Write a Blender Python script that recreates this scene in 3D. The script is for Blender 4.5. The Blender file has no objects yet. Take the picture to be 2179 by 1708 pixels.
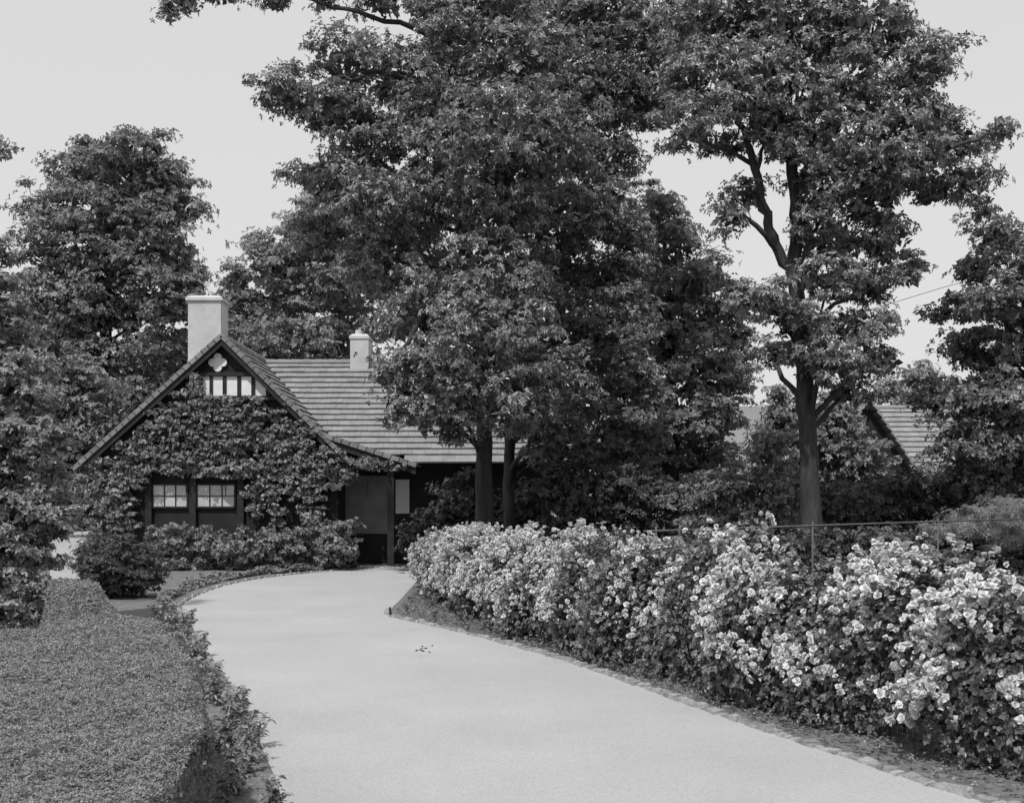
import bpy, math, random, bmesh
import numpy as np
from mathutils import Vector, Matrix
random.seed(7); RNG=np.random.default_rng(11)
C=bpy.context.scene.collection
F=2336.0; CX=1089.5; HZ=1065.0; EYE=1.8
def P(px,py,Y): return np.array([(px-CX)/F*Y, Y, EYE-(py-HZ)/F*Y])
def Gd(px,py):
    Y=EYE*F/(py-HZ); return np.array([(px-CX)/F*Y,Y,0.0])
def unit(a): return a/np.maximum(np.linalg.norm(a,axis=-1,keepdims=True),1e-9)
# ---------------------------------------------------------------- materials
def newmat(n):
    m=bpy.data.materials.new(n); m.use_nodes=True
    nt=m.node_tree; b=nt.nodes['Principled BSDF']; return m,nt,b
def mat_noise(n,lo,hi,scale=5,rough=0.8,bump=0.0,bscale=None,detail=6,spec=0.3,stretch=(1,1,1),tone=0.0,fine=0.0,fscale=60):
    m,nt,b=newmat(n)
    tc=nt.nodes.new('ShaderNodeTexCoord'); mp=nt.nodes.new('ShaderNodeMapping'); mp.inputs['Scale'].default_value=stretch
    nt.links.new(tc.outputs['Object'],mp.inputs[0])
    no=nt.nodes.new('ShaderNodeTexNoise'); no.inputs['Scale'].default_value=scale; no.inputs['Detail'].default_value=detail; no.inputs['Roughness'].default_value=0.65
    nt.links.new(mp.outputs[0],no.inputs['Vector'])
    mr=nt.nodes.new('ShaderNodeMapRange'); mr.inputs[1].default_value=0.3; mr.inputs[2].default_value=0.7; mr.inputs[3].default_value=lo; mr.inputs[4].default_value=hi
    nt.links.new(no.outputs['Fac'],mr.inputs[0]); out=mr.outputs[0]
    def mul(a,b_):
        mm=nt.nodes.new('ShaderNodeMath'); mm.operation='MULTIPLY'; nt.links.new(a,mm.inputs[0]); nt.links.new(b_,mm.inputs[1]); return mm.outputs[0]
    if tone:
        at=nt.nodes.new('ShaderNodeAttribute'); at.attribute_name='tone'
        m2=nt.nodes.new('ShaderNodeMapRange'); m2.inputs[3].default_value=1-tone; m2.inputs[4].default_value=1+tone
        nt.links.new(at.outputs['Fac'],m2.inputs[0]); out=mul(out,m2.outputs[0])
    if fine:
        n3=nt.nodes.new('ShaderNodeTexNoise'); n3.inputs['Scale'].default_value=fscale; n3.inputs['Detail'].default_value=5; n3.inputs['Roughness'].default_value=.75
        nt.links.new(mp.outputs[0],n3.inputs['Vector'])
        m3=nt.nodes.new('ShaderNodeMapRange'); m3.inputs[1].default_value=.3; m3.inputs[2].default_value=.7; m3.inputs[3].default_value=1-fine; m3.inputs[4].default_value=1+fine
        nt.links.new(n3.outputs['Fac'],m3.inputs[0]); out=mul(out,m3.outputs[0])
    nt.links.new(out,b.inputs['Base Color'])
    b.inputs['Roughness'].default_value=rough; b.inputs['Specular IOR Level'].default_value=spec
    if bump:
        n2=nt.nodes.new('ShaderNodeTexNoise'); n2.inputs['Scale'].default_value=bscale or scale*4; n2.inputs['Detail'].default_value=8
        nt.links.new(mp.outputs[0],n2.inputs['Vector'])
        bp=nt.nodes.new('ShaderNodeBump'); bp.inputs['Strength'].default_value=bump; bp.inputs['Distance'].default_value=0.02
        nt.links.new(n2.outputs['Fac'],bp.inputs['Height']); nt.links.new(bp.outputs[0],b.inputs['Normal'])
    return m
def mat_leaf(n,lo,hi,rough=0.45,spec=0.5,trans=0.22):
    m,nt,b=newmat(n)
    at=nt.nodes.new('ShaderNodeAttribute'); at.attribute_name='tone'
    mr=nt.nodes.new('ShaderNodeMapRange'); mr.inputs[3].default_value=lo; mr.inputs[4].default_value=hi
    nt.links.new(at.outputs['Fac'],mr.inputs[0]); nt.links.new(mr.outputs[0],b.inputs['Base Color'])
    b.inputs['Roughness'].default_value=rough; b.inputs['Specular IOR Level'].default_value=spec
    if trans:
        t=nt.nodes.new('ShaderNodeBsdfTranslucent'); nt.links.new(mr.outputs[0],t.inputs['Color'])
        mx=nt.nodes.new('ShaderNodeMixShader'); mx.inputs[0].default_value=trans
        o=nt.nodes['Material Output']; nt.links.new(b.outputs[0],mx.inputs[1]); nt.links.new(t.outputs[0],mx.inputs[2]); nt.links.new(mx.outputs[0],o.inputs['Surface'])
    return m
M={}
M['oak']=mat_leaf('oak_leaf',0.05,0.4,0.38,0.7)
M['oak2']=mat_leaf('oak_leaf_dark',0.045,0.35,0.42,0.6)  # slightly darker leaf tone for the second oak and denser trees
M['far']=mat_leaf('far_leaf',0.16,0.42,0.6,0.3)
M['mid']=mat_leaf('mid_leaf',0.08,0.4,0.5,0.4)
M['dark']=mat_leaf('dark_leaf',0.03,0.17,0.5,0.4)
M['vine']=mat_leaf('vine_leaf',0.1,0.42,0.42,0.5)
M['rose']=mat_leaf('rose_leaf',0.05,0.28,0.36,0.6)
M['clip']=mat_leaf('clipped_leaf',0.13,0.38,0.6,0.3)
M['border']=mat_leaf('border_leaf',0.12,0.34,0.45,0.5)
M['bloom']=mat_leaf('rose_petal',0.55,0.8,0.7,0.2,0.2)
M['bark']=mat_noise('bark',0.02,0.065,9,0.9,0.9,14,stretch=(1,1,0.18))
M['bark_d']=mat_noise('dark_bark',0.015,0.04,9,0.9,0.7,14,stretch=(1,1,0.18))
M['drive']=mat_noise('gravel_drive',0.36,0.43,.5,0.95,0.5,80,detail=12,fine=.16,fscale=45)
M['soil']=mat_noise('soil',0.1,0.22,7,0.95,1.0,30,detail=10,fine=.4,fscale=25)
M['edge']=mat_noise('edging_stone',0.2,0.38,12,0.9,0.6,40,tone=0.25)
M['tile']=mat_noise('roof_tile',0.2,0.29,3,0.8,0.3,30,tone=0.15)
M['verge']=mat_noise('verge_tile',0.14,0.24,6,0.8,0.3,30,tone=0.2)
M['timber']=mat_noise('dark_timber',0.012,0.03,6,0.7,0.4,20)
M['wall']=mat_noise('dark_wall',0.012,0.03,2,0.9,0.3,20)  # dark walling material, one even low tone
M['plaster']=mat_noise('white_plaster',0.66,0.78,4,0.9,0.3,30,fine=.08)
M['chim']=mat_noise('chimney_render',0.42,0.55,2.5,0.9,0.4,20,fine=.08)
M['pane']=mat_noise('curtained_pane',0.4,0.55,3,0.2,0,spec=0.6)
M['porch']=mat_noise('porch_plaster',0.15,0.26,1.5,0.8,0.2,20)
M['hill']=mat_noise('hazy_hill',0.16,0.22,0.02,0.95)  # hill tone lightened, distance haze put into the colour
M['metal']=mat_noise('rail_metal',0.06,0.12,20,0.7,0)
M['wire']=mat_noise('pale_wire',0.2,0.35,20,0.6,0)
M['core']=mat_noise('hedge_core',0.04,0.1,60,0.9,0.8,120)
# ---------------------------------------------------------------- builders
def par(o,p):
    if p is not None:
        o.parent=p
        if p.type=='EMPTY': o.matrix_parent_inverse=Matrix.Translation(-Vector(p.location))
def raw(name,V,starts,loops,tone,mat,parent=None,smooth=False):
    me=bpy.data.meshes.new(name)
    V=np.asarray(V,dtype=np.float32)
    me.vertices.add(len(V)); me.vertices.foreach_set('co',V.ravel())
    me.loops.add(len(loops)); me.loops.foreach_set('vertex_index',np.asarray(loops,dtype=np.int32))
    me.polygons.add(len(starts)); me.polygons.foreach_set('loop_start',np.asarray(starts,dtype=np.int32))
    me.update(calc_edges=True)
    if tone is not None:
        a=me.attributes.new('tone','FLOAT','FACE'); a.data.foreach_set('value',np.asarray(tone,dtype=np.float32))
    me.polygons.foreach_set('use_smooth',np.full(len(starts),bool(smooth)))
    me.materials.append(mat)
    o=bpy.data.objects.new(name,me); C.objects.link(o); par(o,parent); return o
def tag(o,label=None,cat=None,group=None,kind=None):
    if label: o['label']=label
    if cat: o['category']=cat
    if group: o['group']=group
    if kind: o['kind']=kind
    return o
def empty(name,loc,label=None,cat=None,group=None):
    o=bpy.data.objects.new(name,None); o.location=[float(v) for v in loc]; o.empty_display_size=0.3; C.objects.link(o); return tag(o,label,cat,group)
class MB:
    def __init__(s): s.v=[];s.f=[];s.t=[]
    def face(s,pts,t=None):
        n=len(s.v); s.v+= [tuple(float(c) for c in p) for p in pts]; s.f.append(list(range(n,n+len(pts)))); s.t.append(random.random() if t is None else t)
    def hexa(s,p,t=None):
        n=len(s.v); s.v+=[tuple(float(c) for c in q) for q in p]; t=random.random() if t is None else t
        for f in ((3,2,1,0),(4,5,6,7),(0,1,5,4),(1,2,6,5),(2,3,7,6),(3,0,4,7)): s.f.append([n+i for i in f]); s.t.append(t)
    def box(s,x0,x1,y0,y1,z0,z1,t=None):
        s.hexa([(x0,y0,z0),(x1,y0,z0),(x1,y1,z0),(x0,y1,z0),(x0,y0,z1),(x1,y0,z1),(x1,y1,z1),(x0,y1,z1)],t)
    def tube(s,pts,rad,seg=8,cap=True):
        pts=[Vector([float(c) for c in p]) for p in pts]; k=len(pts); n0=len(s.v); up=Vector((0.13,0.95,0.1)).normalized()
        for i,p in enumerate(pts):
            d=(pts[min(i+1,k-1)]-pts[max(i-1,0)]).normalized()
            a=d.cross(up)
            if a.length<1e-3: a=d.cross(Vector((1,0,0)))
            a.normalize(); b=d.cross(a)
            for j in range(seg):
                an=2*math.pi*j/seg; q=p+(a*math.cos(an)+b*math.sin(an))*rad[i]; s.v.append(tuple(q))
        for i in range(k-1):
            for j in range(seg):
                j2=(j+1)%seg; s.f.append([n0+i*seg+j,n0+i*seg+j2,n0+(i+1)*seg+j2,n0+(i+1)*seg+j]); s.t.append(.5)
        if cap:
            s.f.append([n0+j for j in range(seg)][::-1]); s.f.append([n0+(k-1)*seg+j for j in range(seg)]); s.t+=[.5,.5]
    def build(s,name,mat,parent=None,smooth=False):
        st=[];lp=[];c=0
        for f in s.f: st.append(c); lp+=f; c+=len(f)
        return raw(name,s.v,st,lp,s.t,mat,parent,smooth)
def smoothpath(pts,rad,n=5,jit=0.0):
    pts=[np.array(p,dtype=float) for p in pts]; out=[];ro=[]
    for i in range(len(pts)-1):
        p0=pts[max(i-1,0)];p1=pts[i];p2=pts[i+1];p3=pts[min(i+2,len(pts)-1)]
        for k in range(n):
            t=k/n
            q=0.5*((2*p1)+(-p0+p2)*t+(2*p0-5*p1+4*p2-p3)*t*t+(-p0+3*p1-3*p2+p3)*t**3)
            out.append(q+RNG.normal(size=len(q))*jit); ro.append(rad[i]*(1-t)+rad[i+1]*t)
    out.append(pts[-1]); ro.append(rad[-1]); return out,ro
QUAD=[(0,0),(.45,.5),(1,0),(.45,-.5)]
OVAL=[(0,0),(.25,.42),(.6,.48),(1,0),(.6,-.48),(.25,-.42)]
def leaf_arrays(Cn,N,L,petals=5,wr=0.42,prof=QUAD,up=(-.15,.4),sag=0.15,tm=.45):
    n=len(Cn); Cn=np.asarray(Cn); N=unit(np.asarray(N)); L=np.broadcast_to(L,(n,))
    T=unit(np.cross(N,RNG.normal(size=(n,3)))); B=np.cross(N,T)
    a=RNG.uniform(0,6.28,(n,1))+np.arange(petals)*6.283/petals+RNG.normal(size=(n,petals))*.25
    D=np.cos(a)[...,None]*T[:,None]+np.sin(a)[...,None]*B[:,None]+N[:,None]*RNG.uniform(up[0],up[1],(n,petals,1)); D=unit(D)
    S=unit(np.cross(N[:,None]+RNG.normal(size=(n,petals,3))*.3,D)); Nn=np.cross(D,S)
    Lk=(L[:,None]*RNG.uniform(.65,1.2,(n,petals)))[...,None]
    vs=[]
    for (t,w) in prof:
        v=Cn[:,None]+D*Lk*(t*0.95+.05)+S*Lk*(w*wr*2)*1.0 + Nn*Lk*(abs(w)*.25)
        v=v-np.array([0,0,1.0])*Lk*sag*t*t
        vs.append(v)
    V=np.stack(vs,axis=2).reshape(-1,3); k=len(prof); nf=n*petals
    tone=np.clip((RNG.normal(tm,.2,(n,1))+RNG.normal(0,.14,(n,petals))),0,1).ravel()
    return V,k,nf,tone
def leaf_mesh(name,parts,mat,parent=None):
    Vs=[];st=[];lp=[];tn=[];v0=0
    for V,k,nf,t in parts:
        Vs.append(V); lp.append(np.arange(nf*k)+v0); st.append(np.arange(nf)*k+v0); tn.append(t); v0+=nf*k
    return raw(name,np.concatenate(Vs),np.concatenate(st),np.concatenate(lp),np.concatenate(tn),mat,parent)
def sphere_dirs(n): return unit(RNG.normal(size=(n,3)))
def sprays(center,R,sr,dens=0.9,leaf=0.17,petals=5,prof=QUAD,wr=0.3,tdens=1.0,flat=0.6):
    R=np.array(R); area=(R[0]*R[2]+R[0]*R[1]+R[1]*R[2])/3
    n=max(3,int(dens*4*area/sr**2)); u=sphere_dirs(n)
    f=RNG.uniform(.4,1.08,(n,1))**0.6; f*=1+.12*np.sin(u[:,:1]*5+center[0]*3)+.1*np.sin(u[:,2:]*6+center[2]*4)
    S=center+u*R*f; srs=sr*RNG.uniform(.5,1.4,n)
    m=max(4,int(tdens*6.3*sr*sr/(leaf*leaf*2.6)))
    v=sphere_dirs(n*m).reshape(n,m,3); v[...,2]=np.where(v[...,2]<-.25,-v[...,2],v[...,2])
    pos=S[:,None]+v*srs[:,None,None]*np.array([1,1,flat])*RNG.uniform(.3,1.25,(n,m,1))
    nn=unit(v*.55+u[:,None]*.3+np.array([-.05,-.12,.4])+RNG.normal(size=(n,m,3))*.5)
    return leaf_arrays(pos.reshape(-1,3),nn.reshape(-1,3),leaf,petals,wr,prof)
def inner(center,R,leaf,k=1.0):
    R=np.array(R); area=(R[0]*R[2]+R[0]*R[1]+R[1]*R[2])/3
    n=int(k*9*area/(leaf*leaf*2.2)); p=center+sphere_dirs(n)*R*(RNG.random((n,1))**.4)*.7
    return leaf_arrays(p,sphere_dirs(n),leaf,4,.4,QUAD,tm=.25)  # larger leaves added to block sky, inner shade put into their tone
def tree(name,label,cat,Y,trunk,limbs,blobs,leaf,sr,mat,bark,group=None,dspread=1.5,prof=QUAD,dens=1.15,tdens=1.0,wr=.3,twig=.03,petals=5,depth=None,fill=.8):
    tp=[P(p[0],p[1],Y+(p[3] if len(p)>3 else 0)) for p in trunk]; tr=[p[2] for p in trunk]
    root=empty(name,(tp[0][0],tp[0][1],0),label,cat,group)
    anchors=[]
    pts,rd=smoothpath(tp,tr,5,.015); mb=MB(); mb.tube(pts,rd,12); mb.build('trunk',bark,root,True); anchors+=list(zip(pts,rd))
    for lm in limbs:
        lp=[P(p[0],p[1],Y+(p[3] if len(p)>3 else 0)) for p in lm]; pts,rd=smoothpath(lp,[p[2] for p in lm],5,.02)
        mb=MB(); mb.tube(pts,rd,9); mb.build('limb',bark,root,True); anchors+=list(zip(pts,rd))
    A=np.array([a[0] for a in anchors]); AR=[a[1] for a in anchors]
    parts=[];tw=MB()
    for b in blobs:
        dY=b[4] if len(b)>4 else RNG.uniform(-dspread,dspread)
        c=P(b[0],b[1],Y+dY); rx=b[2]/F*Y; rz=b[3]/F*Y; ry=depth if depth else (rx+rz)*.55
        parts.append(sprays(c,(rx,ry,rz),sr,dens,leaf,petals,prof,wr,tdens))
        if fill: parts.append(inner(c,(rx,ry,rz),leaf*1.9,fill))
        d=np.linalg.norm((A-c)+np.array([0,0,.8]),axis=1)+np.maximum(0,A[:,2]-c[2])*.8
        k=int(np.argmin(d)); a=A[k]; r0=min(AR[k]*.6,twig*2)
        mid=(a+c)/2+np.array([0,0,.12*np.linalg.norm(c-a)])+RNG.normal(size=3)*.1
        pts,rd=smoothpath([a,mid,c],[r0,r0*.7,r0*.35],4,.03); tw.tube(pts,rd,6,False)
        for q in range(4):
            e=c+sphere_dirs(1)[0]*np.array([rx,ry,rz])*.85; s0=pts[int(RNG.integers(5,len(pts)))]
            p2,r2=smoothpath([s0,(s0+e)/2+RNG.normal(size=3)*.08,e],[r0*.4,r0*.28,r0*.12],3,.02); tw.tube(p2,r2,5,False)
    tw.build('branches',bark,root,True)
    leaf_mesh('crown',parts,mat,root)
    return root
def shrub(name,label,cat,Y,blobs,leaf,sr,mat,group=None,prof=QUAD,dens=1.2,tdens=1.0,wr=.3,depth=None,petals=5,nst=4,fill=.8,srad=.014,upr=False):
    bx=P(blobs[0][0],HZ,Y); root=empty(name,(bx[0],bx[1],0),label,cat,group)
    parts=[];st=MB()
    for b in blobs:
        dY=b[4] if len(b)>4 else RNG.uniform(-.3,.3)*(0 if upr else 1)
        c=P(b[0],b[1],Y+dY); rx=b[2]/F*Y; rz=b[3]/F*Y; ry=depth or (rx+rz)*.5
        parts.append(sprays(c,(rx,ry,rz),sr,dens,leaf,petals,prof,wr,tdens))
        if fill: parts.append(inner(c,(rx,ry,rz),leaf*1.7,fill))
        for q in range(nst):
            e=c+sphere_dirs(1)[0]*np.array([rx,ry,rz])*.6; g=np.array([c[0]+RNG.normal()*.1,c[1]+RNG.normal()*.1,0.0])
            if upr: e=c+np.array([RNG.uniform(-rx,rx)*.3,.1,0]); g=np.array([e[0],Y+.3,max(0,c[2]-.9)])
            pts,rd=smoothpath([g,(g+e)/2+RNG.normal(size=3)*.05,e],[srad,srad*.7,srad*.4],3); st.tube(pts,rd,5,False)
    st.build('stems',M['bark_d'],root,True); o=leaf_mesh('foliage',parts,mat,root)
    n=len(o.data.vertices); co=np.empty(n*3,dtype=np.float32); o.data.vertices.foreach_get('co',co); co=co.reshape(-1,3); co[:,2]=np.where(co[:,2]<0.01,0.01+np.abs(co[:,2])*.1,co[:,2]); o.data.vertices.foreach_set('co',co.ravel())
    return root
# ---------------------------------------------------------------- ground, drive
mb=MB()
g=[-900,-200,-60,-20,0,20,60,200,900]
for i in range(8):
    for j in range(8): mb.face([(g[i],g[j],0),(g[i+1],g[j],0),(g[i+1],g[j+1],0),(g[i],g[j+1],0)])
tag(mb.build('ground',M['soil']),kind='structure')
LE=[(-.6,-4),(-.6,0),(-.8,3),(-1.05,5),(-1.37,6.54),(-1.78,7.86),(-2.4,9.67),(-3.34,12.19),(-4.55,15.3),(-5.45,17.9),(-5.9,20),(-6.1,23),(-5.78,25.5),(-4.67,28),(-3.67,29.3),(-1,29.9),(4,30.0)]
RE=[(6.5,-4),(5.6,0),(4.5,3),(3.35,5.5),(2.83,6.54),(2.34,7.7),(1.66,9.45),(.81,11.85),(0,13.65),(-.92,15.4),(-1.6,16.55),(-1.93,17.2),(-2.02,18.0),(-2.02,19.6),(-2.08,22.7),(-2.1,25.6),(-1.6,27),(0,27.6),(4,27.8)]
def sp2(p,n=6): 
    pts,_=smoothpath([np.array([a[0],a[1],0.0]) for a in p],[1]*len(p),n); return pts
LEs=sp2(LE);REs=sp2(RE)
bm=bmesh.new(); vs=[bm.verts.new((p[0],p[1],.006)) for p in REs]+[bm.verts.new((p[0],p[1],.006)) for p in reversed(LEs)]
f=bm.faces.new(vs); bmesh.ops.triangulate(bm,faces=[f]); bmesh.ops.recalc_face_normals(bm,faces=bm.faces)
for f in bm.faces:
    if f.normal.z<0: f.normal_flip()
me=bpy.data.meshes.new('driveway'); bm.to_mesh(me); bm.free(); me.materials.append(M['drive']); o=bpy.data.objects.new('driveway',me); C.objects.link(o); tag(o,kind='structure')
def edging(name,pts,w,h,step):
    mb=MB()
    P2=np.array([[p[0],p[1]] for p in pts]); seg=np.linalg.norm(np.diff(P2,axis=0),axis=1); cum=np.concatenate([[0],np.cumsum(seg)])
    s=0
    while s<cum[-1]-step:
        l=step*random.uniform(.5,1.3)
        a=np.array([np.interp(s,cum,P2[:,0]),np.interp(s,cum,P2[:,1])]); b=np.array([np.interp(s+l*.93,cum,P2[:,0]),np.interp(s+l*.93,cum,P2[:,1])])
        d=(b-a)/max(np.linalg.norm(b-a),1e-6); n=np.array([-d[1],d[0]]); ww=w*random.uniform(.5,1.2)/2; hh=h*random.uniform(.4,1.2); j=random.uniform(-.02,.02)
        q=[a+n*(ww+j),a-n*(ww-j),b-n*(ww-j),b+n*(ww+j)]; c=(a+b)/2
        mb.hexa([(x[0],x[1],-.02) for x in q]+[(*(c+(x-c)*random.uniform(.6,.95)),hh*random.uniform(.7,1.1)) for x in q])
        s+=l
    return tag(mb.build(name,M['edge']),kind='structure')
edging('kerb_right',REs[12:75],.11,.05,.1)
edging('kerb_left',LEs[38:90],.08,.055,.12)
mb=MB(); n=60
for i in range(n):
    x0=-500+1000*i/n; x1=-500+1000*(i+1)/n
    h=lambda x: 16+4*math.sin(x*.012+1)+3*math.sin(x*.031)+.6*math.sin(x*.3)
    mb.face([(x0,180,0),(x1,180,0),(x1,250,h(x1)),(x0,250,h(x0))]); mb.face([(x0,250,h(x0)),(x1,250,h(x1)),(x1,420,0),(x0,420,0)])
tag(mb.build('hills',M['hill'],None,True),kind='structure')
parts=[]
for i in range(46):
    x=-75+150*i/45; parts.append(sprays(np.array([x,80+RNG.uniform(-4,6),RNG.uniform(1,3.2)]),(3.4,2.5,RNG.uniform(1.6,2.8)),1.0,.9,.5,4,QUAD,.4,.8))
tag(leaf_mesh('distant_woods',parts,M['far']),'low band of distant woodland beyond the gardens','woodland',kind='stuff')
# ---------------------------------------------------------------- cottage
def slope(mb,bl,br,tr,tl,n,tw=.3,th=.055,lift=.075):
    bl,br,tr,tl=[np.array(p,dtype=float) for p in (bl,br,tr,tl)]
    nrm=unit(np.cross(br-bl,tl-bl)); 
    if nrm[2]<0: nrm=-nrm
    k=max(1,int(np.linalg.norm(br-bl)/tw))
    for i in range(n):
        t0=i/n; t1=min(1,(i+1.2)/n); off=(i%2)*.5; rt=random.uniform(.2,.8)
        for j in range(k+1):
            s0=max(0,(j-off)/k); s1=min(1,(j+1-off)/k)
            if s1<=s0: continue
            s1-=.0006
            a=bl+(tl-bl)*t0; b=br+(tr-br)*t0; c=bl+(tl-bl)*t1; d=br+(tr-br)*t1
            jl=lift+random.uniform(-.005,.007); jd=random.uniform(-.008,.008)*unit(tl-bl)
            p=[a+(b-a)*s0+nrm*jl+jd,a+(b-a)*s1+nrm*jl+jd,c+(d-c)*s1+nrm*.01,c+(d-c)*s0+nrm*.01]
            mb.hexa([q-nrm*th for q in p]+p,rt*.5+random.random()*.5)
def ridge(mb,a,b,r=.09,step=.38):
    a=np.array(a);b=np.array(b);L=np.linalg.norm(b-a);n=int(L/step);d=(b-a)/L
    for i in range(n):
        p=a+d*L*i/n; q=a+d*L*(i+1.08)/n; mb.tube([p,q],[r*1.12,r*.95],8)
root=empty('cottage',(-7.8,30,0),'half timbered cottage with steep tiled gable, white panels and creeper over its front','cottage')
XA=-7.86;ZA=6.22;YF=29.75
lz=lambda x: ZA-.9*(XA-x); rz=lambda x: ZA-.985*(x-XA)
XL=-11.85; XR=-4.35; XE=1.3
mb=MB(); slope(mb,(XL,YF,lz(XL)),(XL,38,lz(XL)),(XA,38,ZA),(XA,YF,ZA),18)
slope(mb,(XR,YF,rz(XR)),(XR,34.5,rz(XR)),(XA,34.5,ZA),(XA,YF,ZA),18)
slope(mb,(-7.9,30.75,3.06),(XE,30.75,3.06),(XE,34,6.05),(-7.9,34,6.05),17,.34)
slope(mb,(XE,37.25,3.06),(-7.9,37.25,3.06),(-7.9,34,6.05),(XE,34,6.05),17,.34)
ridge(mb,(XA,YF,ZA+.02),(XA,38,ZA+.02)); ridge(mb,(-7.6,34,6.08),(XE,34,6.08))
slope(mb,(-2.6,YF,2.73),(-2.6,31.4,2.73),(-5.05,31.4,3.52),(-5.05,YF,3.52),8)
slope(mb,(-3.0,30.4,2.82),(XE,30.4,2.82),(XE,30.8,3.1),(-3.0,30.8,3.1),1,.34)
roof=mb.build('roof',M['tile'],root)
mb=MB()
def verge(a,b,y,n):
    a=np.array(a);b=np.array(b);d=(b-a)/n;nn=np.array([-d[1],d[0]]);nn/=np.linalg.norm(nn); nn*= (1 if nn[1]>0 else -1)
    for i in range(n):
        p=a+d*i;q=a+d*(i+1.1);h0=.1;h1=.08
        lo=[p-nn*.03,q-nn*.03];hi=[p+nn*h0,q+nn*h1]
        mb.hexa([(lo[0][0],y-.1,lo[0][1]),(lo[1][0],y-.1,lo[1][1]),(lo[1][0],y+.15,lo[1][1]),(lo[0][0],y+.15,lo[0][1]),(hi[0][0],y-.1,hi[0][1]),(hi[1][0],y-.1,hi[1][1]),(hi[1][0],y+.15,hi[1][1]),(hi[0][0],y+.15,hi[0][1])])
verge((XL,lz(XL)),(XA,ZA),YF,24); verge((XR,rz(XR)),(XA,ZA),YF,24); verge((-2.6,2.73),(-5.05,3.52),YF-.02,11)
mb.build('verge_tiles',M['verge'],root)
for a,b in (((XL,lz(XL)),(XA,ZA)),((XR,rz(XR)),(XA,ZA)),((-2.6,2.73),(-5.05,3.52))):
    mb=MB(); mb.hexa([(a[0],YF-.05,a[1]-.22),(b[0],YF-.05,b[1]-.22),(b[0],YF+.0,b[1]-.22),(a[0],YF+.0,a[1]-.22),(a[0],YF-.05,a[1]-.04),(b[0],YF-.05,b[1]-.04),(b[0],YF+.0,b[1]-.04),(a[0],YF+.0,a[1]-.04)])
    mb.build('bargeboard',M['timber'],root)
mb=MB()
def prism(mb,poly,y0,y1):
    n=len(poly); mb.face([(p[0],y0,p[1]) for p in poly]); mb.face([(p[0],y1,p[1]) for p in poly][::-1])
    for i in range(n):
        a=poly[i];b=poly[(i+1)%n]; mb.face([(a[0],y0,a[1]),(a[0],y1,a[1]),(b[0],y1,b[1]),(b[0],y0,b[1])])
prism(mb,[(-11.2,0),(-4.75,0),(-4.75,rz(-4.75)-.12),(XA,ZA-.15),(-11.2,lz(-11.2)-.12)],30,30.2)
mb.box(-11.2,-11.0,30.2,37,0,3.0); mb.box(-4.95,-4.75,30.2,31.3,0,3.1)
mb.box(-4.75,XE-.2,31.3,31.5,0,3.2); mb.box(XE-.4,XE-.2,31.5,37,0,3.2); mb.box(-11.2,XE-.2,36.8,37,0,3)
mb.face([(XE-.3,31.4,3.1),(XE-.3,36.8,3.1),(XE-.3,34,5.95)])
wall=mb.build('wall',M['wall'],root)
def panel(xa,xb,y0,y1,Y,mat=None,name='plaster_panel'):
    a=P(xa,y1,Y);b=P(xb,y0,Y); mb=MB(); mb.box(a[0],b[0],Y-.02,Y+.02,a[2],b[2]); mb.build(name,mat or M['plaster'],root)
for (xa,xb) in [(403,424),(430,446),(452,474),(482,505),(513,535),(543,566)]: panel(xa,xb,801,842,29.97)
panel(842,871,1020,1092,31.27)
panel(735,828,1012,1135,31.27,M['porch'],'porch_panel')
for x in (398,427,449,478,509,539,570):
    a=P(x,842,29.9); mb=MB(); mb.box(a[0]-.04,a[0]+.04,29.92,29.998,a[2],P(0,799,29.9)[2]); mb.build('timber_stud',M['timber'],root)
for (x0,x1,y) in ((385,590,847),(395,545,796)):
    a=P(x0,y,29.9);b=P(x1,y,29.9); mb=MB(); mb.box(a[0],b[0],29.88,29.998,a[2]-.05,a[2]+.05); mb.build('timber_beam',M['timber'],root)
c=P(463,771,29.93); pts=[]
for i in range(96):
    t=2*math.pi*i/96; r=.13+.12*abs(math.cos(2*t))**.6; pts.append((c[0]+r*math.cos(t),c[2]+r*math.sin(t)))
mq=MB(); prism(mq,pts,29.93,29.997); mq.build('quatrefoil',M['plaster'],root)
def window(x0,x1,y0,y1,Y,nc,nr,fr=.05,mu=.022):
    a=P(x0,y1,Y);b=P(x1,y0,Y); X0,X1,Z0,Z1=a[0],b[0],a[2],b[2]; m=MB(); d=.06
    m.box(X0-fr,X0,Y-d,Y+.02,Z0-fr,Z1+fr);m.box(X1,X1+fr,Y-d,Y+.02,Z0-fr,Z1+fr);m.box(X0,X1,Y-d,Y+.02,Z0-fr,Z0);m.box(X0,X1,Y-d,Y+.02,Z1,Z1+fr)
    for i in range(1,nc): x=X0+(X1-X0)*i/nc; m.box(x-mu/2,x+mu/2,Y-d+.01,Y,Z0,Z1)
    for i in range(1,nr): z=Z0+(Z1-Z0)*i/nr; m.box(X0,X1,Y-d+.015,Y-.005,z-mu/2,z+mu/2)
    w=m.build('window',M['timber'],root); p=MB(); p.box(X0,X1,Y-.02,Y+.01,Z0,Z1); p.build('pane',M['pane'],w)
window(327,398,1032,1077,29.97,3,2); window(421,499,1032,1077,29.97,3,2)
for x in (410,512,316):
    a=P(x,1130,29.9); mb=MB(); mb.box(a[0]-.09,a[0]+.09,29.86,29.998,0,2.4); mb.build('timber_post',M['timber'],root)
a=P(832,1200,29.9); mb=MB(); mb.box(a[0]-.09,a[0]+.09,29.8,29.98,0,2.85); mb.build('porch_post',M['timber'],root)
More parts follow.
